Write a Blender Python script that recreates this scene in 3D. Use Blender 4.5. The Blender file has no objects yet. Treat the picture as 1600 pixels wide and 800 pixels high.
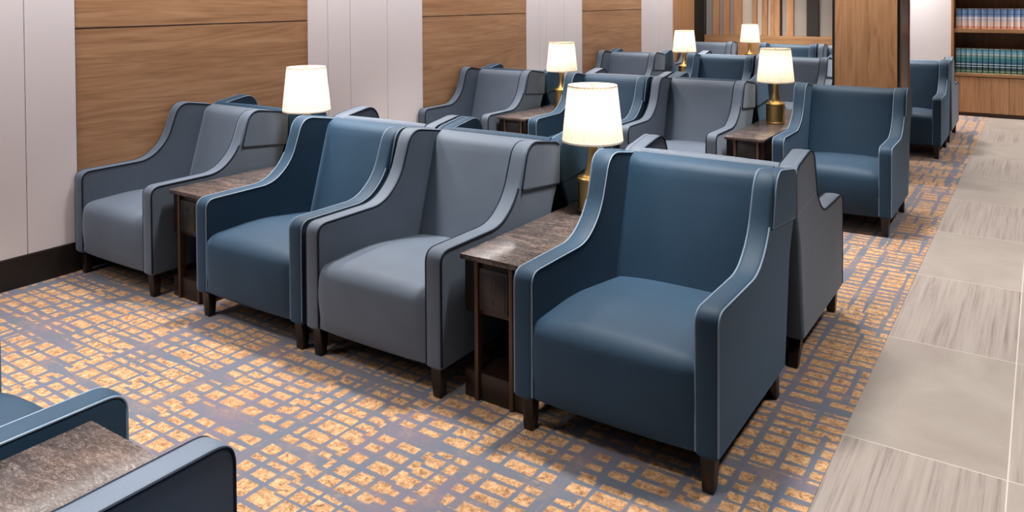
import bpy, bmesh, math, random
from mathutils import Vector, Matrix
random.seed(7)
S = bpy.context.scene
COL = S.collection
PI = math.pi

# ------------------------------------------------------------------ helpers
def srgb(r, g, b):
    def f(c):
        c /= 255.0
        return c / 12.92 if c <= .04045 else ((c + .055) / 1.055) ** 2.4
    return (f(r), f(g), f(b), 1.0)

class NT:
    """small node-tree helper"""
    def __init__(s, name):
        s.m = bpy.data.materials.new(name); s.m.use_nodes = True
        s.t = s.m.node_tree; s.t.nodes.clear()
        s.out = s.n('ShaderNodeOutputMaterial')
        s.b = s.n('ShaderNodeBsdfPrincipled')
        s.l(s.b.outputs[0], s.out.inputs[0])
    def n(s, typ, **kw):
        nd = s.t.nodes.new(typ)
        for k, v in kw.items(): setattr(nd, k, v)
        return nd
    def l(s, a, b): s.t.links.new(a, b)
    def put(s, sock, v):
        if hasattr(v, 'is_linked') or isinstance(v, bpy.types.NodeSocket): s.l(v, sock)
        else: sock.default_value = v
    def math(s, op, a, b=0.0, c=0.0, clamp=False):
        nd = s.n('ShaderNodeMath', operation=op, use_clamp=clamp)
        s.put(nd.inputs[0], a); s.put(nd.inputs[1], b); s.put(nd.inputs[2], c)
        return nd.outputs[0]
    def mix(s, f, a, b, mode='MIX'):
        nd = s.n('ShaderNodeMix', data_type='RGBA', blend_type=mode)
        s.put(nd.inputs[0], f); s.put(nd.inputs[6], a); s.put(nd.inputs[7], b)
        return nd.outputs[2]
    def coord(s, kind='Object'):
        return s.n('ShaderNodeTexCoord').outputs[kind]
    def mapping(s, vec, scale=(1, 1, 1), loc=(0, 0, 0)):
        nd = s.n('ShaderNodeMapping'); s.l(vec, nd.inputs[0])
        nd.inputs['Scale'].default_value = scale; nd.inputs['Location'].default_value = loc
        return nd.outputs[0]
    def noise(s, vec, scale, detail=3, rough=.5, dist=0, out='Fac', dims='3D'):
        nd = s.n('ShaderNodeTexNoise', noise_dimensions=dims)
        if dims == '1D': s.l(vec, nd.inputs['W'])
        else: s.l(vec, nd.inputs['Vector'])
        nd.inputs['Scale'].default_value = scale; nd.inputs['Detail'].default_value = detail
        nd.inputs['Roughness'].default_value = rough; nd.inputs['Distortion'].default_value = dist
        return nd.outputs[out]
    def ramp(s, fac, stops, interp='LINEAR'):
        nd = s.n('ShaderNodeValToRGB'); s.l(fac, nd.inputs[0])
        cr = nd.color_ramp; cr.interpolation = interp
        while len(cr.elements) < len(stops): cr.elements.new(.5)
        for e, (p, c) in zip(cr.elements, stops): e.position = p; e.color = c
        return nd.outputs[0]
    def xyz(s, vec):
        nd = s.n('ShaderNodeSeparateXYZ'); s.l(vec, nd.inputs[0]); return nd.outputs
    def comb(s, x, y, z):
        nd = s.n('ShaderNodeCombineXYZ')
        for i, v in enumerate((x, y, z)): s.put(nd.inputs[i], v)
        return nd.outputs[0]
    def bump(s, h, strength=.3, dist=.002):
        nd = s.n('ShaderNodeBump'); s.l(h, nd.inputs['Height'])
        nd.inputs['Strength'].default_value = strength; nd.inputs['Distance'].default_value = dist
        s.l(nd.outputs[0], s.b.inputs['Normal'])
    def base(s, v): s.put(s.b.inputs['Base Color'], v)
    def set(s, **kw):
        for k, v in kw.items(): s.put(s.b.inputs[k.replace('_', ' ')], v)

# ------------------------------------------------------------------ materials
def fabric(name, c, c2, sheen_tint):
    k = NT(name); co = k.coord()
    big = k.noise(co, 5, 3, .5)
    weave = k.noise(k.mapping(co, (1, 1, 1)), 420, 2, .6)
    f = k.math('ADD', k.math('MULTIPLY', big, .35), k.math('MULTIPLY', weave, .65))
    k.base(k.ramp(f, [(.25, c), (.75, c2)]))
    k.set(Roughness=.66, Sheen_Weight=.5, Sheen_Roughness=.3, Sheen_Tint=sheen_tint, Specular_IOR_Level=.36)
    soft = k.noise(co, 16, 2, .5)
    k.bump(k.math('ADD', k.math('MULTIPLY', weave, .35), k.math('MULTIPLY', soft, .6)), .16, .004)
    return k.m
M_BLUE = fabric('blue_fabric', srgb(17, 43, 63), srgb(28, 58, 81), srgb(150, 185, 220))
M_GREY = fabric('slate_grey_fabric', srgb(69, 79, 93), srgb(87, 98, 113), srgb(205, 220, 240))
def plain(name, c, rough=.6, metal=0.0, spec=.5):
    k = NT(name); k.base(c); k.set(Roughness=rough, Metallic=metal, Specular_IOR_Level=spec); return k.m
M_PIPE_L = plain('pale_piping', srgb(108, 126, 144), .7)
M_PIPE_D = plain('navy_piping', srgb(13, 22, 38), .75, 0, .2)
M_BLACKFELT = plain('dark_lining', srgb(22, 20, 20), .9)
M_BASEB = plain('dark_baseboard', srgb(27, 21, 20), .45)
M_BLACK = plain('black_gap', srgb(18, 14, 12), .6)

def wood(name, axis, c1, c2, c3, rough=.45, sc=1.0):
    k = NT(name); co = k.coord()
    st = {'x': (.5, 9, 9), 'y': (9, .5, 9), 'z': (9, 9, .5)}[axis]
    st = tuple(v * sc for v in st)
    v = k.mapping(co, st)
    a = k.noise(v, 2.1, 6, .62, .5)
    fine = k.noise(k.mapping(co, tuple(x * 9 if x > 1 else x * 5 for x in st)), 2.2, 3, .6)
    cath = k.noise(k.mapping(co, tuple(x * .55 for x in st)), 1.2, 2, .5, .6)
    rings = k.math('FRACT', k.math('MULTIPLY', cath, 13.0))
    rings = k.math('ABSOLUTE', k.math('SUBTRACT', rings, .5))
    f = k.math('ADD', k.math('MULTIPLY', a, .62), k.math('MULTIPLY', fine, .28))
    f = k.math('ADD', f, k.math('MULTIPLY', rings, .22))
    k.base(k.ramp(f, [(.34, c1), (.5, c2), (.68, c3)]))
    k.set(Roughness=rough)
    k.bump(fine, .12, .001)
    return k.m
W1, W2, W3 = srgb(142, 103, 73), srgb(168, 126, 92), srgb(186, 147, 112)
M_WOOD_H = wood('oak_veneer_horizontal', 'y', W1, W2, W3)
M_WOOD_V = wood('oak_veneer_vertical', 'z', W1, srgb(176, 130, 92), W3)
M_WOOD_X = wood('oak_shelf_board', 'x', srgb(138, 100, 68), srgb(160, 120, 84), srgb(178, 138, 100))
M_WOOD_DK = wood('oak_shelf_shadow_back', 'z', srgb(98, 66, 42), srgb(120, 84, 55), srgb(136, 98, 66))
M_DARKWOOD = wood('dark_walnut', 'z', srgb(20, 12, 10), srgb(28, 17, 13), srgb(38, 24, 18), .35, 2)

k = NT('white_laminate'); co = k.coord()
k.base(k.ramp(k.noise(co, 1.2, 2), [(.3, srgb(224, 218, 222)), (.7, srgb(229, 223, 226))])); k.set(Roughness=.5); M_WHITE = k.m
M_GROOVE = plain('laminate_groove', srgb(150, 140, 142), .7)
M_CEIL = plain('ceiling_paint', srgb(160, 156, 152), .9)
M_PLASTER = plain('wall_plaster', srgb(214, 208, 204), .8)
M_TAUPE = plain('taupe_edge_laminate', srgb(150, 128, 116), .35)
M_GOLD = plain('brushed_brass', srgb(238, 198, 128), .34, 1.0)
M_TRIMMETAL = plain('bronze_edge_strip', srgb(84, 66, 54), .4, .5)
M_SOCKET = plain('black_socket_plastic', srgb(26, 24, 25), .35)
M_SOCKFRAME = plain('socket_chrome_frame', srgb(44, 41, 40), .4, .2)

# granite
k = NT('brown_granite'); co = k.coord()
n1 = k.noise(k.mapping(co, (26, 70, 40)), 1, 5, .75, 1.8)
n2 = k.noise(k.mapping(co, (4, 9, 5)), 1.3, 4, .6, 1.5)
n3 = k.noise(co, 260, 2, .7)
f = k.math('ADD', k.math('MULTIPLY', n1, .62), k.math('MULTIPLY', n2, .22))
f = k.math('ADD', f, k.math('MULTIPLY', n3, .3))
g = k.ramp(f, [(.42, srgb(28, 26, 26)), (.53, srgb(56, 49, 48)), (.62, srgb(81, 73, 71)), (.76, srgb(132, 125, 123))])
pk = k.ramp(n2, [(.45, (0, 0, 0, 1)), (.7, (1, 1, 1, 1))])
g = k.mix(k.math('MULTIPLY', pk, .25), g, srgb(106, 81, 72))
k.base(g); k.set(Roughness=.24, Specular_IOR_Level=.5); M_GRANITE = k.m

# lamp shade: thin pleated cloth that lets the bulb's light through
k = NT('pleated_shade_cloth')
tr = k.n('ShaderNodeBsdfTranslucent'); tr.inputs[0].default_value = (.95, .90, .80, 1)
df = k.n('ShaderNodeBsdfDiffuse'); df.inputs[0].default_value = (.86, .82, .76, 1)
mx = k.n('ShaderNodeMixShader'); mx.inputs[0].default_value = .55
k.l(df.outputs[0], mx.inputs[1]); k.l(tr.outputs[0], mx.inputs[2]); k.l(mx.outputs[0], k.out.inputs[0]); M_SHADE = k.m
k = NT('shade_trim'); k.base(srgb(232, 216, 196)); k.set(Roughness=.8); M_SHTRIM = k.m
k = NT('glowing_bulb'); k.base((1, .9, .75, 1)); k.set(Emission_Color=(1, .82, .58, 1), Emission_Strength=30.0); M_BULB = k.m

# carpet: broken lattice of slate lines over mottled gold
def carpet():
    k = NT('lattice_carpet'); geo = k.n('ShaderNodeNewGeometry'); co = geo.outputs['Position']
    x, y, z = k.xyz(co)
    # slight wobble of woven edges
    wob = k.math('MULTIPLY', k.math('SUBTRACT', k.noise(co, 60, 2, .6), .5), .008)
    xw = k.math('ADD', x, wob); yw = k.math('ADD', y, wob)
    def fl(v, s, o=0.0): return k.math('FLOOR', k.math('MULTIPLY', k.math('ADD', v, o), s))
    def wn(a, b, o=0.0):
        nd = k.n('ShaderNodeTexWhiteNoise', noise_dimensions='3D')
        k.l(k.comb(a, b, o), nd.inputs['Vector']); return nd.outputs['Value']
    def vor(w, scale, rnd, feature='DISTANCE_TO_EDGE'):
        nd = k.n('ShaderNodeTexVoronoi', voronoi_dimensions='1D', feature=feature)
        k.l(w, nd.inputs['W']); nd.inputs['Scale'].default_value = scale
        nd.inputs['Randomness'].default_value = rnd
        return nd.outputs['Distance' if feature == 'DISTANCE_TO_EDGE' else 'Color']
    def lines(w, other, scale, patch, wid, seed, rnd=.92):
        # lines of constant w; their set changes from patch to patch along the other axis
        blk = vor(k.math('ADD', other, seed), patch, .9, 'F1')
        r = k.xyz(blk)[0]
        d = vor(k.math('ADD', w, k.math('MULTIPLY', k.math('FLOOR', k.math('MULTIPLY', r, 7.0)), 3.37)), scale, rnd)
        m = k.n('ShaderNodeMapRange'); k.l(d, m.inputs[0])
        wv = k.math('MULTIPLY', k.math('POWER', k.math('MULTIPLY', k.noise(co, 3.4, 1, .5), 2.0), 1.3), wid * scale)
        k.put(m.inputs[1], k.math('MULTIPLY', wv, .78)); k.put(m.inputs[2], k.math('MULTIPLY', wv, 1.22))
        m.inputs[3].default_value = 1; m.inputs[4].default_value = 0
        return m.outputs[0]
    lx = lines(xw, yw, 9.3, 2.8, .0118, 3.1)
    ly = lines(yw, xw, 15.0, 2.6, .0105, 9.7)
    bx = lines(xw, yw, 1.9, 1.0, .022, 21.3, 1.0)
    by = lines(yw, xw, 2.2, 1.1, .022, 31.9, 1.0)
    m = k.math('MAXIMUM', k.math('MAXIMUM', lx, ly), k.math('MAXIMUM', bx, by))
    # lines fade unevenly
    fade = k.ramp(k.noise(co, 7, 3, .6), [(.25, (.72, .72, .72, 1)), (.5, (1, 1, 1, 1))])
    m = k.math('MULTIPLY', m, fade)
    pile = k.noise(k.mapping(co, (60, 190, 60)), 1.4, 3, .7)
    mot = k.noise(co, 38, 5, .8, .5)
    cloud = k.noise(co, 1.7, 2, .5)
    gold = k.ramp(k.math('ADD', k.math('MULTIPLY', mot, .7), k.math('MULTIPLY', pile, .3)),
                  [(.40, srgb(96, 69, 50)), (.465, srgb(144, 107, 74)), (.53, srgb(174, 138, 101)), (.62, srgb(191, 162, 127))])
    gold = k.mix(k.math('MULTIPLY', k.ramp(cloud, [(.4, (0, 0, 0, 1)), (.65, (1, 1, 1, 1))]), .25), gold, srgb(163, 115, 79))
    slate = k.ramp(k.noise(co, 3.3, 3, .6), [(.36, srgb(89, 97, 114)), (.5, srgb(96, 98, 110)), (.64, srgb(105, 97, 112))])
    slate = k.mix(k.math('MULTIPLY', pile, .55), slate, srgb(72, 76, 84))
    k.base(k.mix(m, gold, slate))
    k.set(Roughness=.95, Sheen_Weight=.2, Specular_IOR_Level=.1)
    k.bump(k.math('SUBTRACT', pile, k.math('MULTIPLY', m, .35)), .45, .004)
    return k.m
M_CARPET = carpet()

# stone tiles 1 m long, every second one veined
def tiles():
    k = NT('grey_stone_tiles'); geo = k.n('ShaderNodeNewGeometry'); co = geo.outputs['Position']
    x, y, z = k.xyz(co)
    tx = k.math('DIVIDE', k.math('ADD', x, 1.09), 1.0)
    ty = k.math('DIVIDE', k.math('ADD', y, -.035), 1.005)
    ix, iy = k.math('FLOOR', tx), k.math('FLOOR', ty)
    fx, fy = k.math('FRACT', tx), k.math('FRACT', ty)
    ex = k.math('MINIMUM', fx, k.math('SUBTRACT', 1.0, fx)); ey = k.math('MINIMUM', fy, k.math('SUBTRACT', 1.0, fy))
    gx = k.math('LESS_THAN', ex, .0022); gy = k.math('LESS_THAN', ey, .0022)
    grout = k.math('MAXIMUM', gx, gy)
    par = k.math('FRACT', k.math('MULTIPLY', k.math('ADD', ix, iy), .5))   # 0 or .5
    par = k.math('GREATER_THAN', k.math('ABSOLUTE', par), .25)
    off = k.math('MULTIPLY', k.math('ADD', ix, k.math('MULTIPLY', iy, 2.0)), 7.3)
    v = k.comb(k.math('ADD', x, off), k.math('MULTIPLY', y, .02), off)
    st = k.noise(v, 55, 5, .72, .02)
    soft = k.noise(k.comb(k.math('ADD', x, off), k.math('ADD', y, off), 0.0), 2.4, 4, .6, .8)
    striped = k.ramp(st, [(.36, srgb(108, 98, 94)), (.46, srgb(129, 120, 115)), (.62, srgb(140, 132, 127))])
    smooth = k.ramp(soft, [(.3, srgb(124, 115, 110)), (.7, srgb(139, 132, 126))])
    c = k.mix(par, striped, smooth)
    c = k.mix(k.math('MULTIPLY', k.noise(co, 60, 3, .6), .12), c, srgb(103, 95, 90))
    c = k.mix(grout, c, srgb(172, 165, 158))
    k.base(c); k.set(Roughness=.42, Specular_IOR_Level=.4)
    return k.m
M_TILE = tiles()

def book_mat(name, bands, rough=.5):
    """spine bands by height, local z from 0 to 1 m"""
    k = NT(name); co = k.coord(); z = k.xyz(co)[2]
    c = k.ramp(z, bands, 'CONSTANT')
    nz = k.noise(k.mapping(co, (60, 60, 130)), 1, 2, .5)
    c = k.mix(k.math('MULTIPLY', nz, .18), c, srgb(120, 130, 140))
    k.base(c); k.set(Roughness=rough); return k.m

# ------------------------------------------------------------------ mesh helpers
def link(name, bm, mat, parent=None, smooth=True, angle=38):
    me = bpy.data.meshes.new(name); bm.normal_update(); bm.to_mesh(me); bm.free()
    mats = mat if isinstance(mat, (list, tuple)) else [mat]
    for m in mats: me.materials.append(m)
    if smooth:
        me.polygons.foreach_set('use_smooth', [True] * len(me.polygons))
        me.set_sharp_from_angle(angle=math.radians(angle))
        for p in me.polygons:
            if len(p.vertices) > 13: p.use_smooth = False
    o = bpy.data.objects.new(name, me); COL.objects.link(o)
    if parent: o.parent = parent
    return o
def box(bm, x0, x1, y0, y1, z0, z1, bev=0.0, seg=2):
    r = bmesh.ops.create_cube(bm, size=1)
    vs = r['verts']
    for v in vs:
        v.co.x = x0 if v.co.x < 0 else x1
        v.co.y = y0 if v.co.y < 0 else y1
        v.co.z = z0 if v.co.z < 0 else z1
    if bev:
        es = list({e for v in vs for e in v.link_edges})
        bmesh.ops.bevel(bm, geom=es, offset=bev, segments=seg, affect='EDGES', profile=.5)
def B(*a, **k):
    bm = bmesh.new(); box(bm, *a, **k); return bm
def tube(bm, pts, r, n=6, closed=False):
    pts = [Vector(p) for p in pts]; rings = []
    for i, p in enumerate(pts):
        a = pts[max(i - 1, 0)]; b = pts[min(i + 1, len(pts) - 1)]
        if closed: a = pts[i - 1]; b = pts[(i + 1) % len(pts)]
        t = (b - a).normalized()
        u = t.cross(Vector((1, 0, 0)))
        if u.length < .3: u = t.cross(Vector((0, 1, 0)))
        u.normalize(); w = t.cross(u)
        rings.append([bm.verts.new(p + r * (math.cos(2 * PI * j / n) * u + math.sin(2 * PI * j / n) * w)) for j in range(n)])
    m = len(rings)
    for i in range(m if closed else m - 1):
        A, C = rings[i], rings[(i + 1) % m]
        for j in range(n): bm.faces.new((A[j], A[(j + 1) % n], C[(j + 1) % n], C[j]))
    if not closed:
        bm.faces.new(rings[0]); bm.faces.new(rings[-1])
def lathe(bm, prof, n=48, cx=0, cy=0, fr=None, cap=True):
    rings = []
    for (r, z) in prof:
        rings.append([bm.verts.new((cx + (r * (fr(j, n) if fr else 1)) * math.cos(2 * PI * j / n),
                                    cy + (r * (fr(j, n) if fr else 1)) * math.sin(2 * PI * j / n), z)) for j in range(n)])
    for a, b in zip(rings, rings[1:]):
        for j in range(n): bm.faces.new((a[j], a[(j + 1) % n], b[(j + 1) % n], b[j]))
    if cap: bm.faces.new(rings[0]); bm.faces.new(rings[-1])
def round_poly(pts, rad, seg=6):
    """polygon (y,z) with rounded corners; rad per corner"""
    out = []; n = len(pts)
    for i in range(n):
        p = Vector(pts[i]); a = Vector(pts[i - 1]); b = Vector(pts[(i + 1) % n]); r = rad[i]
        if r <= 0: out.append(p); continue
        da = (a - p); db = (b - p)
        r = min(r, da.length * .48, db.length * .48)
        s = p + da.normalized() * r; e = p + db.normalized() * r
        for j in range(seg + 1):
            t = j / seg
            out.append((1 - t) ** 2 * s + 2 * t * (1 - t) * p + t * t * e)
    return out
def resample(pts, step):
    out = []
    n = len(pts)
    for i in range(n):
        a, b = pts[i], pts[(i + 1) % n]; L = (b - a).length; m = max(1, int(L / step))
        for j in range(m): out.append(a + (b - a) * j / m)
    return out
def normals2(pts):
    n = len(pts); out = []
    area = sum(pts[i].x * pts[(i + 1) % n].y - pts[(i + 1) % n].x * pts[i].y for i in range(n))
    s = 1 if area > 0 else -1
    for i in range(n):
        t = (pts[(i + 1) % n] - pts[i - 1]).normalized()
        out.append(Vector((t.y, -t.x)) * s)
    return out
def puffed_prism(bm, prof, x0, x1, bulge=.005, edge=.008, side=0.0):
    """prism along x from a closed (y,z) profile, with a soft crown and rounded rims"""
    N = normals2(prof); ts = [0, .03, .08, .18, .35, .5, .65, .82, .92, .97, 1]
    rings = []
    for t in ts:
        q = abs(2 * t - 1)
        o = bulge * (1 - q * q) - edge * max(0, (q - .8) / .2) ** 2.2
        rings.append([bm.verts.new((x0 + (x1 - x0) * t, p.x + n.x * o, p.y + n.y * o)) for p, n in zip(prof, N)])
    m = len(prof)
    for a, b in zip(rings, rings[1:]):
        for j in range(m): bm.faces.new((a[j], a[(j + 1) % m], b[(j + 1) % m], b[j]))
    bm.faces.new(rings[0][::-1]); bm.faces.new(rings[-1])

def empty(name, loc, rz=0.0):
    o = bpy.data.objects.new(name, None); COL.objects.link(o)
    o.location = loc; o.rotation_euler = (0, 0, rz); o.empty_display_size = .1
    return o
def tag(o, label, cat, group=None):
    o['label'] = label; o['category'] = cat
    if group: o['group'] = group
    return o
def struct(o): o['kind'] = 'structure'; return o
def kids(o): return [c for c in bpy.data.objects if c.parent == o]
def copy_tree(o, parent=None):
    c = o.copy(); COL.objects.link(c)
    if parent: c.parent = parent
    for ch in kids(o): copy_tree(ch, c)
    return c

# ------------------------------------------------------------------ armchair
CW, CT, CY = .775, .080, .45       # width, arm thickness, local y of the origin behind the front plane
HALF = CW / 2
ARM = [(0, .128), (0, .597), (.42, .600), (.545, .700), (.632, .934), (.885, .892), (.912, .868), (.900, .690), (.842, .570), (.775, .128)]
ARM_R = [.015, .055, .14, .13, .080, .02, .02, .02, .05, .01]
ARMP = resample(round_poly(ARM, ARM_R, 8), .03)
ARMP = [Vector((p.x - CY, p.y)) for p in ARMP]

def path_between(prof, y_end, x, off=0.0, z_stop=None):
    """front run of the profile: from the front foot up over the arm to the given y on the top edge"""
    N = normals2(prof); n = len(prof)
    s = min(range(n), key=lambda i: (prof[i] - Vector((-CY, .128 + .012))).length)
    out = []; i = s
    while True:
        p = prof[i]; q = N[i]
        out.append((x, p.x + q.x * off, p.y + q.y * off))
        if z_stop and p.y > z_stop and p.x > .0: break
        if p.x > y_end - CY and p.y > .8: break
        i = (i + 1) % n
        if len(out) > n: break
    return out
def seat_mesh():
    bm = bmesh.new()
    prof = round_poly([Vector(p) for p in [(.004, .132), (-.012, .30), (.000, .418), (.30, .436), (.70, .385), (.70, .132)]],
                      [.01, .12, .105, .12, 0, 0], 9)
    prof = resample(prof, .03); prof = [Vector((p.x - CY, p.y)) for p in prof]; N = normals2(prof)
    x0, x1 = -HALF + CT - .004, HALF - CT + .004; NX = 22; rings = []
    for i in range(NX + 1):
        t = i / NX; q = abs(2 * t - 1); o = .024 * (1 - q ** 2.6) - .010 * max(0, (q - .9) / .1) ** 2
        r = []
        for p, n in zip(prof, N):
            w = o if p.x < .22 and p.y > .15 else o * .2
            r.append(bm.verts.new((x0 + (x1 - x0) * t, p.x + n.x * w, p.y + n.y * w)))
        rings.append(r)
    m = len(prof)
    for a, b in zip(rings, rings[1:]):
        for j in range(m): bm.faces.new((a[j], a[(j + 1) % m], b[(j + 1) % m], b[j]))
    bm.faces.new(rings[0]); bm.faces.new(rings[-1])
    return bm
def back_mesh():
    bm = bmesh.new()
    prof = round_poly([Vector(p) for p in [(.655, .34), (.812, .882), (.885, .903), (.910, .868), (.895, .69), (.838, .57), (.772, .14), (.69, .14)]],
                      [0, .05, .03, .03, .02, .05, 0, 0], 7)
    prof = resample(prof, .035); prof = [Vector((p.x - CY, p.y)) for p in prof]; N = normals2(prof)
    x0, x1 = -HALF + CT - .004, HALF - CT + .004; NX = 20; rings = []
    for i in range(NX + 1):
        t = i / NX; q = abs(2 * t - 1)
        r = []
        for p, n in zip(prof, N):
            o = .036 * max(0, -n.x) ** 2 * (1 - q ** 2.4) - .010 * max(0, -n.x) * max(0, (q - .9) / .1) ** 2
            r.append(bm.verts.new((x0 + (x1 - x0) * t, p.x + n.x * o, p.y + n.y * o)))
        rings.append(r)
    m = len(prof)
    for a, b in zip(rings, rings[1:]):
        for j in range(m): bm.faces.new((a[j], a[(j + 1) % m], b[(j + 1) % m], b[j]))
    bm.faces.new(rings[0]); bm.faces.new(rings[-1])
    return bm
PAD = [(.575, .722), (.636, .937), (.885, .897), (.918, .874), (.912, .690)]
PADP = resample(round_poly([Vector(p) for p in PAD], [.012, .080, .02, .02, .015], 8), .03)
PADP = [Vector((p.x - CY, p.y)) for p in PADP]

def make_chair(fab, pipe, pr):
    root = empty('armchair', (0, 0, 0))
    link('seat', seat_mesh(), fab, root)
    link('backrest', back_mesh(), fab, root)
    for s in (-1, 1):
        xo, xi = s * HALF, s * (HALF - CT)
        bm = bmesh.new(); puffed_prism(bm, ARMP, min(xo, xi), max(xo, xi), .005, .009)
        arm = link('armrest', bm, fab, root, angle=50)
        for args in ((.86, xi + s * .002, -.0018, None), (.86, xo - s * .002, -.0018, .735)):
            bm = bmesh.new(); tube(bm, path_between(ARMP, *args), pr)
            link('piping', bm, pipe, arm)
    # padded cover round the top of the wings and back, ending in a seam
    bm = bmesh.new()
    for s in (-1, 1):
        a, b = s * (HALF - .022), s * (HALF + .006)
        puffed_prism(bm, PADP, min(a, b), max(a, b), .003, .008)
    box(bm, -HALF + .01, HALF - .01, .880 - CY, .914 - CY, .692, .880, .012, 3)
    cov = link('upper_back_cover', bm, fab, root, angle=50)
    N = normals2(PADP)
    for s in (-1, 1):
        bm = bmesh.new()
        seq = [(p, n) for p, n in zip(PADP, N)]
        st = min(range(len(seq)), key=lambda i: (seq[i][0] - Vector((.575 - CY, .722))).length)
        path = []
        for j in range(len(seq)):
            p, n = seq[(st + j) % len(seq)]
            path.append((s * (HALF + .0045), p.x - n.x * .0012, p.y - n.y * .0012))
            if p.x > .905 - CY: break
        tube(bm, path, pr)
        link('piping', bm, pipe, cov)
    for s in (-1, 1):                      # legs: tapered square posts, the rear ones raked
        for rear in (0, 1):
            bm = bmesh.new(); box(bm, -.027, .027, -.027, .027, 0, .150, .003, 1)
            for v in bm.verts:
                k_ = .70 + .30 * (v.co.z / .150)
                v.co.x *= k_; v.co.y *= k_
                if rear: v.co.y += .045 * (1 - v.co.z / .150)
            cx = s * (HALF - .045); cy = (.72 if rear else .042) - CY
            for v in bm.verts: v.co.x += cx; v.co.y += cy
            link('leg', bm, M_DARKWOOD, root)
    link('underside', B(-HALF + .03, HALF - .03, .03 - CY, .76 - CY, .118, .140), M_BLACKFELT, root)
    return root

# ------------------------------------------------------------------ lounge table
TW = .275
def make_table(L):
    """long table shared by two back-to-back rows; outlets at both ends"""
    root = empty('side_table', (0, 0, 0)); h = L / 2; w = TW / 2
    link('tabletop', B(-w - .008, w + .008, -h, h, .556, .578, .003, 2), M_GRANITE, root)
    link('plinth', B(-w, w, -h + .02, h - .02, 0, .11, .003), M_DARKWOOD, root)
    link('back_panel', B(-w + .01, w - .01, -h + .32, h - .32, .11, .556), M_BLACK, root)
    for s in (-1, 1):
        e = s * (h - .012)
        y0, y1 = sorted((e, e - s * .30))
        link('apron', B(-w, w, *sorted((e - s * .012, e - s * .30)), .345, .5555, .002), M_DARKWOOD, root)
        for x in (-w + .065, w - .045):
            link('post', B(x - .009, x + .009, *sorted((e + s * .004, e - s * .035)), 0.002, .555, .002), M_TRIMMETAL, root)
        bm = bmesh.new(); c0 = (-w + .074, w - .054)
        box(bm, c0[0] + .006, c0[1] - .006, *sorted((e + s * .001, e - s * .014)), .365, .53, .004)
        so = link('power_outlet', bm, M_SOCKFRAME, root)
        link('outlet_face', B(c0[0] + .016, c0[1] - .016, *sorted((e + s * .004, e - s * .004)), .378, .517, .003), M_SOCKET, so)
        bm = bmesh.new()
        cxm = (c0[0] + c0[1]) / 2
        for zz, hw in ((.49, .004), (.49, -.012), (.455, .004), (.455, -.012), (.41, -.004)):
            box(bm, cxm + hw, cxm + hw + .006, *sorted((e + s * .0055, e + s * .003)), zz - .012, zz + .012)
        link('outlet_slots', bm, M_SOCKFRAME, so)
    return root

# ------------------------------------------------------------------ table lamp
def make_lamp():
    root = empty('table_lamp', (0, 0, 0))
    bm = bmesh.new()
    lathe(bm, [(.070, 0), (.074, .003), (.074, .012), (.072, .014), (.072, .148), (.0745, .151), (.0745, .160), (.070, .164),
               (.058, .166), (.047, .174), (.038, .190), (.031, .212), (.0265, .238), (.0245, .262), (.024, .330), (.024, .352), (.014, .356), (.012, .40)], 48)
    link('base', bm, M_GOLD, root, angle=30)
    NP = 38; n = NP * 6
    def fr(j, n_): return 1 + .042 * math.cos(2 * PI * j * NP / n_)
    bm = bmesh.new()
    zb, zt, rb, rt = .335, .600, .140, .113
    prof = [(rb - (rb - rt) * t, zb + (zt - zb) * t) for t in [i / 8 for i in range(9)]]
    lathe(bm, prof, n, fr=fr, cap=False)
    sh = link('lamp_shade', bm, M_SHADE, root, angle=80)
    bm = bmesh.new()
    lathe(bm, [(rb + .0045, zb - .003), (rb + .0045, zb + .007), (rb + .002, zb + .008), (rb - .004, zb + .007), (rb - .004, zb - .003), (rb + .0045, zb - .003)], 64, cap=False)
    link('shade_trim', bm, M_SHTRIM, sh); bm = bmesh.new()
    lathe(bm, [(rt + .0035, zt - .007), (rt + .0035, zt + .002), (rt - .004, zt + .002), (rt - .004, zt - .007), (rt + .0035, zt - .007)], 64, cap=False)
    link('shade_trim', bm, M_SHTRIM, sh)
    bm = bmesh.new(); lathe(bm, [(.001, zt - .006), (rt - .003, zt - .006)], 48, cap=False)
    link('shade_top', bm, M_SHADE, sh)
    bm = bmesh.new(); lathe(bm, [(.010, zt - .006), (.010, zt + .002), (.004, zt + .006)], 16)
    link('finial', bm, M_GOLD, sh)
    bm = bmesh.new(); bmesh.ops.create_uvsphere(bm, u_segments=16, v_segments=10, radius=.026)
    for v in bm.verts: v.co.z = v.co.z * 1.2 + .44
    link('bulb', bm, M_BULB, root)
    return root

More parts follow.
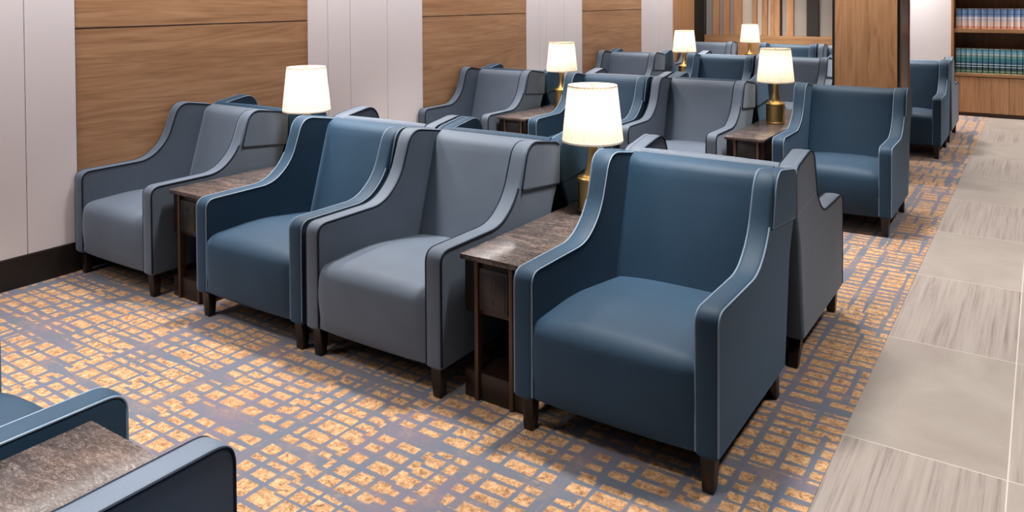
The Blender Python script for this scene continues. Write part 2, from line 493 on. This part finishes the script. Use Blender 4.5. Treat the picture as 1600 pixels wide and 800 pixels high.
# ------------------------------------------------------------------ placing the lounge furniture
blue0 = make_chair(M_BLUE, M_PIPE_L, .0034); grey0 = make_chair(M_GREY, M_PIPE_D, .0046)
used = {'b': False, 'g': False}
GRP = {'b': 'blue wing armchairs', 'g': 'grey wing armchairs'}
def chair(col, cx, front, label, facing=1):
    src = blue0 if col == 'b' else grey0
    o = src if not used[col] else copy_tree(src)
    used[col] = True
    if facing == 1: o.location = (cx, front + CY, 0); o.rotation_euler = (0, 0, 0)
    else: o.location = (cx, front - CY, 0); o.rotation_euler = (0, 0, PI)
    tag(o, label, 'armchair', GRP[col])
XA, XB, XC, XD = -4.318, -3.152, -2.347, -1.229
F1 = 2.41
LABELS = [
 ('g', XA + .0, F1, 'grey wing armchair in the nearest full row, beside the dark baseboard and left wall', 1),
 ('b', XB, F1, 'blue wing armchair in the nearest full row, touching the grey armchair on its right', 1),
 ('g', XC, F1, 'grey wing armchair between the left blue armchair and the foremost granite topped table', 1),
 ('b', XD, F1, 'large blue wing armchair nearest the tiled aisle, foremost seat in the photo', 1),
 ('b', XA, 4.254, 'blue wing armchair facing away, back to back with the grey armchair by the left wall', -1),
 ('g', XB, 4.254, 'grey wing armchair facing away, only wing tops showing behind the blue armchair left of centre', -1),
 ('b', XC, 4.254, 'blue wing armchair facing away, behind the grey armchair left of the nearest lamp', -1),
 ('g', XD, 4.254, 'grey wing armchair facing away beside the aisle, back to back with the foremost blue armchair', -1),
 ('g', XA + .01, 5.47, 'grey wing armchair in the second row, against the middle oak wall panel', 1),
 ('b', XB - .01, 5.52, 'blue wing armchair in the second row, directly behind the largest lampshade', 1),
 ('g', XC, 5.56, 'grey wing armchair mid second row, left of the lamp beside the pillar', 1),
 ('b', XD + .02, 5.68, 'blue wing armchair standing in front of the freestanding oak pillar', 1),
 ('b', XA, 7.35, 'blue wing armchair facing away behind the grey second row armchair by the wall', -1),
 ('g', XB, 7.39, 'grey wing armchair facing away behind the blue second row armchair left of centre', -1),
 ('b', XC, 7.43, 'blue wing armchair facing away behind the grey second row armchair in the middle', -1),
 ('g', XA + .02, 8.30, 'grey wing armchair in the third row, nearest the far end of the left wall', 1),
 ('b', XB, 8.42, 'blue wing armchair in the third row, right of the small lamp', 1),
 ('g', XC, 8.45, 'grey wing armchair in the third row, partly hidden by the oak pillar', 1),
 ('b', XD + .02, 8.70, 'blue wing armchair in the third row, right of the oak pillar beside the aisle', 1),
 ('b', XA, 10.15, 'blue wing armchair facing away behind the third row grey armchair by the wall', -1),
 ('g', XB, 10.27, 'grey wing armchair facing away behind the third row blue armchair, one wing top showing', -1),
 ('b', XC, 10.31, 'blue wing armchair facing away behind the third row grey armchair', -1),
 ('g', XD + .02, 10.56, 'grey wing armchair facing away near the bookcase, back to back with a blue armchair', -1),
 ('g', XA + .05, 11.05, 'grey wing armchair in the farthest row, left of the farthest lamp', 1),
 ('b', XB + .10, 10.98, 'blue wing armchair in the farthest row, right of the farthest lamp below the slatted screen', 1),
 ('g', XC + .10, 11.02, 'grey wing armchair in the farthest row, mostly behind the pillar', 1),
 ('b', XC + .018, 1.12, 'blue wing armchair at the lower left corner, only arms and seat front in view', -1),
 ('g', XD + .02, 1.125, 'grey wing armchair cut off by the lower left frame, one arm beside the granite table', -1),
]
for a in LABELS: chair(a[0], a[1], a[2], a[3], a[4])

TABLES = [   # x centre, y centre, length, label
 ('near', -1.787, 3.335, 1.68, 'dark granite topped table immediately left of the foremost blue armchair'),
 ('left', -3.760, 3.335, 1.68, 'dark granite topped table right of the leftmost grey armchair by the wall'),
 ('e', -3.76, 6.42, 1.66, 'dark table with granite top in the second row near the left wall'),
 ('g', -1.79, 6.50, 1.70, 'dark granite topped table in the second row, left of the blue armchair before the pillar'),
 ('i', -3.76, 9.28, 1.66, 'dark table with granite top in the third row under a lamp'),
 ('m', -3.68, 11.88, 1.60, 'dark table with granite top in the farthest row, below the slatted screen'),
 ('z', -1.765, .17, 1.68, 'granite topped table at the lower left corner between a blue and a grey arm'),
]
t0 = make_table(1.68)
for i, (key, x, y, L, lab) in enumerate(TABLES):
    o = t0 if i == 0 else copy_tree(t0)
    o.location = (x, y, 0)
    tag(o, lab, 'table', 'granite topped tables between the armchairs')
LAMPS = [
 (-1.785, 3.345, 'largest brass lamp with lit pleated white shade, left of the foremost blue armchair'),
 (-3.762, 3.335, 'leftmost lit pleated lampshade, its brass base hidden behind a blue armchair'),
 (-3.755, 6.43, 'brass table lamp with lit pleated shade on the second row table near the left wall'),
 (-1.792, 6.47, 'brass lamp with lit pleated shade and full base in view, left of the oak pillar'),
 (-3.742, 9.45, 'brass table lamp with lit pleated shade on the third row table'),
 (-3.690, 11.95, 'small lit brass table lamp on the farthest table, in front of the slatted screen'),
]
l0 = make_lamp()
for i, (x, y, lab) in enumerate(LAMPS):
    o = l0 if i == 0 else copy_tree(l0)
    o.location = (x, y, .578)
    tag(o, lab, 'lamp', 'brass table lamps with pleated shades')
    ld = bpy.data.lights.new('lamp_light', 'POINT'); ld.energy = 1.05; ld.color = (1, .92, .80); ld.shadow_soft_size = .03
    lo = bpy.data.objects.new('lamp_light', ld); COL.objects.link(lo); lo.location = (x, y, .578 + .475)

# ------------------------------------------------------------------ room shell
XW, YB, XR, YN, H = -4.739, 13.6, 3.2, -2.6, 2.85
CE = -.60                                         # carpet edge
struct(link('floor', B(-5.1, XR + .1, YN - .1, YB + .1, -.12, -.004), M_TILE, smooth=False))
struct(link('trim_1', B(XW - .05, CE, YN, 13.6, -.0045, .0), M_CARPET, smooth=False))
struct(link('ceiling', B(-5.1, XR + .1, YN - .1, YB + .1, H, H + .12), M_CEIL, smooth=False))
struct(link('wall_left', B(-5.1, XW - .03, YN, YB, 0, H), M_PLASTER, smooth=False))
struct(link('wall_right', B(XR, XR + .1, YN, YB, 0, H), M_DARKWOOD, smooth=False))
struct(link('wall_front', B(-5.1, XR, YN - .1, YN, 0, H), M_DARKWOOD, smooth=False))
struct(link('wall_back', B(-5.1, XR, YB, YB + .1, 0, H), M_PLASTER, smooth=False))
nt = [1]
def trim(bm, mat, smooth=False):
    nt[0] += 1
    return struct(link('trim_%d' % nt[0], bm, mat, smooth=smooth))
WP = .0   # face of the oak panels is XW
def oak_panel(y0, y1):
    bm = bmesh.new()
    box(bm, XW - .029, XW, y0 + .006, y1, .174, 1.424)
    box(bm, XW - .029, XW, y0 + .006, y1, 1.434, H)
    trim(bm, M_WOOD_H)
def white_panel(y0, y1, grooves):
    bm = bmesh.new(); ys = [y0] + grooves + [y1]
    for a, b in zip(ys, ys[1:]):
        box(bm, XW - .029, XW + .014, a + .0022, b - .0022, .174, H, .0015, 1)
    trim(bm, M_WHITE)
trim(B(XW - .0295, XW - .012, YN, 11.46, .15, H - .002), M_GROOVE)
white_panel(YN, 2.437, [-1.7, -1.2, .3, .8, 2.156])
oak_panel(2.437, 4.218)
white_panel(4.218, 5.570, [4.415, 4.660, 5.102])
oak_panel(5.570, 7.342)
white_panel(7.342, 8.592, [7.60, 7.74, 8.15])
oak_panel(8.592, 10.350)
white_panel(10.350, 11.466, [10.62, 10.95])
trim(B(XW - .012, XW + .0025, 2.430, 2.4425, .174, H - .001), M_BLACK)
struct(link('baseboard_left', B(XW - .028, XW + .020, YN, 11.466, 0, .172, .002), M_BASEB, smooth=False))
# oak column and dark return at the far end of the left wall
trim(B(XW - .029, XW + .03, 11.466, 12.32, 0, H), M_WOOD_V)
trim(B(XW - .029, XW + .02, 12.32, 12.79, 0, H), M_BLACK)
# slatted screen across the back of the lounge
SY = 12.80; SX0, SX1 = -4.71, -1.62
trim(B(SX0, SX1, SY + .10, SY + .13, 0, H), plain('screen_backing', srgb(96, 84, 76), .7))
trim(B(SX0, SX1, SY - .02, SY + .0995, .001, .972, .004), M_WOOD_X)
SLG = plain('slat_grey', srgb(150, 142, 136), .5); SLP = plain('slat_pale', srgb(196, 182, 168), .5)
SLD = plain('slat_dark', srgb(44, 38, 34), .5)
slat0 = {}
def slat(x, w, mat, key, d, lab):
    o = tag(link('wooden_slat', B(x, x + w, SY + .098 - d, SY + .0985, .9745, H - .003, .003, 1), mat, smooth=False), lab, 'slat', 'vertical slats of the back screen')
SL = [('g', 60), ('o', 48), ('g', 36), ('o', 46), ('g', 34), ('o', 60), ('p', 80), ('o', 34), ('p', 40), ('o', 40), ('p', 22), ('w', 68), ('d', 16), ('g', 34),
      ('o', 50), ('g', 94), ('K', 84), ('g', 92), ('o', 60), ('g', 46), ('o', 74), ('d', 12), ('g', 60), ('o', 60), ('p', 40), ('o', 60), ('g', 60), ('o', 60), ('g', 60), ('o', 60), ('g', 50), ('o', 60), ('g', 70), ('o', 60)]
NAMES = {'g': (SLG, .05, 'grey flat slat of the back screen'), 'p': (SLP, .05, 'pale flat slat of the back screen'),
         'o': (M_WOOD_V, .085, 'oak upright slat of the back screen'), 'w': (M_WOOD_V, .09, 'wide oak slat right of the farthest lamp'),
         'K': (SLD, .095, 'broad black slat of the back screen'), 'd': (SLD, .03, 'thin dark slat of the back screen')}
x = SX0 + .01; PXM = 2.50 / 1170.0
for key, w in SL:
    w_ = w * PXM
    if x + w_ > SX1: break
    mat, d, lab = NAMES[key]; slat(x, w_ - .001, mat, key, d, lab); x += w_
# white wall and return behind the pillar, bookcase to the right
BY = 12.10
struct(link('wall_return', B(-1.62, -1.034, BY, YB - .001, 0, H), M_WHITE, smooth=False))

# ------------------------------------------------------------------ freestanding pillar
p = empty('pillar', (-1.27, 7.72, 0))
tag(p, 'freestanding square pillar clad in vertical oak veneer behind a blue armchair', 'pillar')
def pp(name, a, mat): 
    x0, x1, y0, y1, z0, z1 = a
    return link(name, B(x0 + 1.27, x1 + 1.27, y0 - 7.72, y1 - 7.72, z0, z1, .002, 1), mat, p, smooth=False)
pp('oak_face', (-1.545, -1.040, 7.45, 7.475, 0, H - .002), M_WOOD_V)
pp('reveal', (-1.572, -1.0300, 7.4755, 7.52, 0, H - .003), M_BLACK)
pp('taupe_side', (-1.54, -1.015, 7.5205, 7.97, 0, H - .002), M_TAUPE)
pp('edge_strip', (-1.0145, -1.008, 7.93, 7.972, 0, H - .004), M_WOOD_V)

# ------------------------------------------------------------------ bookcase and books
bc = empty('bookcase', (.1, BY, 0))
tag(bc, 'built-in oak bookcase with two open shelves over cupboards at the end of the aisle', 'bookcase')
BX0, BX1, BD = -1.032, 1.25, .42
def bp(name, x0, x1, y0, y1, z0, z1, mat, par=None, bev=.002):
    bm = B(x0 - .1, x1 - .1, y0 - BY, y1 - BY, z0, z1, bev=bev, seg=1)
    return link(name, bm, mat, par or bc, smooth=False)
bp('side_panel', BX0, BX0 + .032, BY - .03, BY + BD, 0, H - .002, M_WOOD_V)
bp('side_panel', BX1 - .032, BX1, BY - .03, BY + BD, 0, H - .002, M_WOOD_V)
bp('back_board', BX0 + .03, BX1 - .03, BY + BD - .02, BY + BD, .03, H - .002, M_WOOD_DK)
bp('plinth', BX0 + .033, BX1 - .033, BY + .02, BY + .06, 0, .045, plain('plinth_brown', srgb(74, 50, 34), .5))
bp('shelf', BX0 + .033, BX1 - .033, BY - .01, BY + BD - .021, .528, .572, M_WOOD_X)
bp('shelf', BX0 + .033, BX1 - .033, BY - .01, BY + BD - .021, 1.108, 1.160, M_WOOD_X)
bp('shelf', BX0 + .033, BX1 - .033, BY - .01, BY + BD - .021, 1.700, 1.752, M_WOOD_X)
bp('door_gap_backing', BX0 + .034, BX1 - .034, BY + .03, BY + .05, .046, .527, M_BLACK)  # black sheet behind the doors, makes the gaps between them dark
xx = BX0 + .035; xd = -.369
for a, b in ((BX0 + .036, xd - .002), (xd + .002, xd + .66), (xd + .664, BX1 - .036)):
    bp('door', a, b, BY - .004, BY + .018, .050, .519, M_WOOD_V)
MB_UP = book_mat('blue_and_coral_spines', [(0, srgb(222, 150, 128)), (.028, srgb(232, 205, 196)), (.095, srgb(204, 196, 208)), (.128, srgb(214, 208, 218)),
        (.155, srgb(120, 148, 190)), (.185, srgb(66, 102, 160)), (.200, srgb(140, 170, 205)), (.212, srgb(60, 98, 158)), (.226, srgb(140, 172, 208)), (.238, srgb(52, 84, 140)), (.25, srgb(120, 130, 160))])
MB_LO = book_mat('teal_spines', [(0, srgb(70, 112, 96)), (.020, srgb(150, 170, 140)), (.034, srgb(40, 74, 74)), (.060, srgb(26, 62, 84)), (.080, srgb(176, 200, 212)), (.092, srgb(24, 60, 86)),
        (.112, srgb(186, 208, 218)), (.124, srgb(40, 92, 120)), (.150, srgb(60, 128, 142)), (.200, srgb(110, 165, 168)), (.220, srgb(58, 96, 98)), (.228, srgb(170, 190, 190)), (.255, srgb(120, 175, 200)), (.29, srgb(70, 140, 160))])
M_PAGES = plain('book_pages', srgb(214, 208, 196), .8)
def book_mesh(w, h, d, mat):
    root_bm = bmesh.new()
    n = 6
    prof = [(-w / 2 + w * i / n, -.014 * math.sin(PI * i / n)) for i in range(n + 1)]
    lo = [root_bm.verts.new((x_, y_, 0)) for x_, y_ in prof] + [root_bm.verts.new((w / 2, d, 0)), root_bm.verts.new((-w / 2, d, 0))]
    hi = [root_bm.verts.new((v.co.x, v.co.y, h)) for v in lo]
    m = len(lo)
    for i in range(m): root_bm.faces.new((lo[i], lo[(i + 1) % m], hi[(i + 1) % m], hi[i]))
    root_bm.faces.new(lo[::-1]); f = root_bm.faces.new(hi)
    f.material_index = 1
    return root_bm
def book_row(z, w, h, mat, label, group):
    x = BX0 + .046; src = None
    while x + w < .62:
        if src is None:
            o = src = link('book', book_mesh(w - .005, h, .22, mat), [mat, M_PAGES], angle=60)
        else:
            o = src.copy(); COL.objects.link(o)
        o.location = (x + w / 2, BY + .022 + random.uniform(0, .006), z + .0005)
        tag(o, label, 'book', group); x += w
book_row(1.160, .0735, .262, MB_UP, 'thick book with blue and pale coral spine on the upper bookcase shelf', 'matching blue books on the upper shelf')
book_row(.572, .0635, .318, MB_LO, 'tall book with teal and white banded spine on the lower bookcase shelf', 'matching teal books on the lower shelf')

# ------------------------------------------------------------------ light: downlights of the room, plus added fill lights for dim surfaces
def area(x, y, w, h, e, col=(1, .955, .90), z=H - .02):
    l = bpy.data.lights.new('ceiling_and_fill_light', 'AREA'); l.shape = 'RECTANGLE'; l.size = w; l.size_y = h; l.energy = e; l.color = col; l.spread = math.radians(74 if w == .30 else 150)
    o = bpy.data.objects.new('ceiling_and_fill_light', l); COL.objects.link(o); o.location = (x, y, z)
for yy in (.9, 3.1, 5.3, 7.5, 9.7, 11.9):
    for xx in (-3.3, -1.5, .4):
        area(xx, yy, .30, .30, 36)
area(-4.34, 5.2, .12, 13.0, 265, (1, .955, .935))            # added fill strip, evens out the brightness of the panelled wall
area(-1.3, 6.75, .6, .12, 30)              # added fill to brighten the pillar front
area(-3.2, 12.1, 2.6, .12, 34)             # unseen fill, put in to lift the slatted screen
area(-.2, 11.3, 1.2, .12, 16)              # extra fill added so the bookcase and books are brighter
w = bpy.data.worlds.new('world'); S.world = w; w.use_nodes = True
w.node_tree.nodes['Background'].inputs[0].default_value = (.9, .95, 1, 1)
w.node_tree.nodes['Background'].inputs[1].default_value = .3

# ------------------------------------------------------------------ camera
cd = bpy.data.cameras.new('camera'); cam = bpy.data.objects.new('camera', cd); COL.objects.link(cam)
yaw, pt, ro = math.radians(-33.8628), math.radians(-1.1136), math.radians(-.3091)
fw = Vector((math.sin(yaw) * math.cos(pt), math.cos(yaw) * math.cos(pt), math.sin(pt)))
r = Vector((math.cos(yaw), -math.sin(yaw), 0)); u = r.cross(fw)
r, u = r * math.cos(ro) + u * math.sin(ro), u * math.cos(ro) - r * math.sin(ro)
R = Matrix((r, u, -fw)).transposed().to_4x4()
cam.matrix_world = Matrix.Translation((0, 0, 1.5938)) @ R
cd.sensor_fit = 'HORIZONTAL'; cd.sensor_width = 36; cd.lens = 1239.422 / 1600 * 36
cd.shift_y = -378.4967 / 1600; cd.clip_start = .05; cd.clip_end = 60
S.camera = cam
vs = S.view_settings
vs.view_transform = 'Standard'; vs.look = 'None'; vs.gamma = 1; vs.use_curve_mapping = False; vs.exposure = -0.27
S.cycles.max_bounces = 8; S.cycles.diffuse_bounces = 5
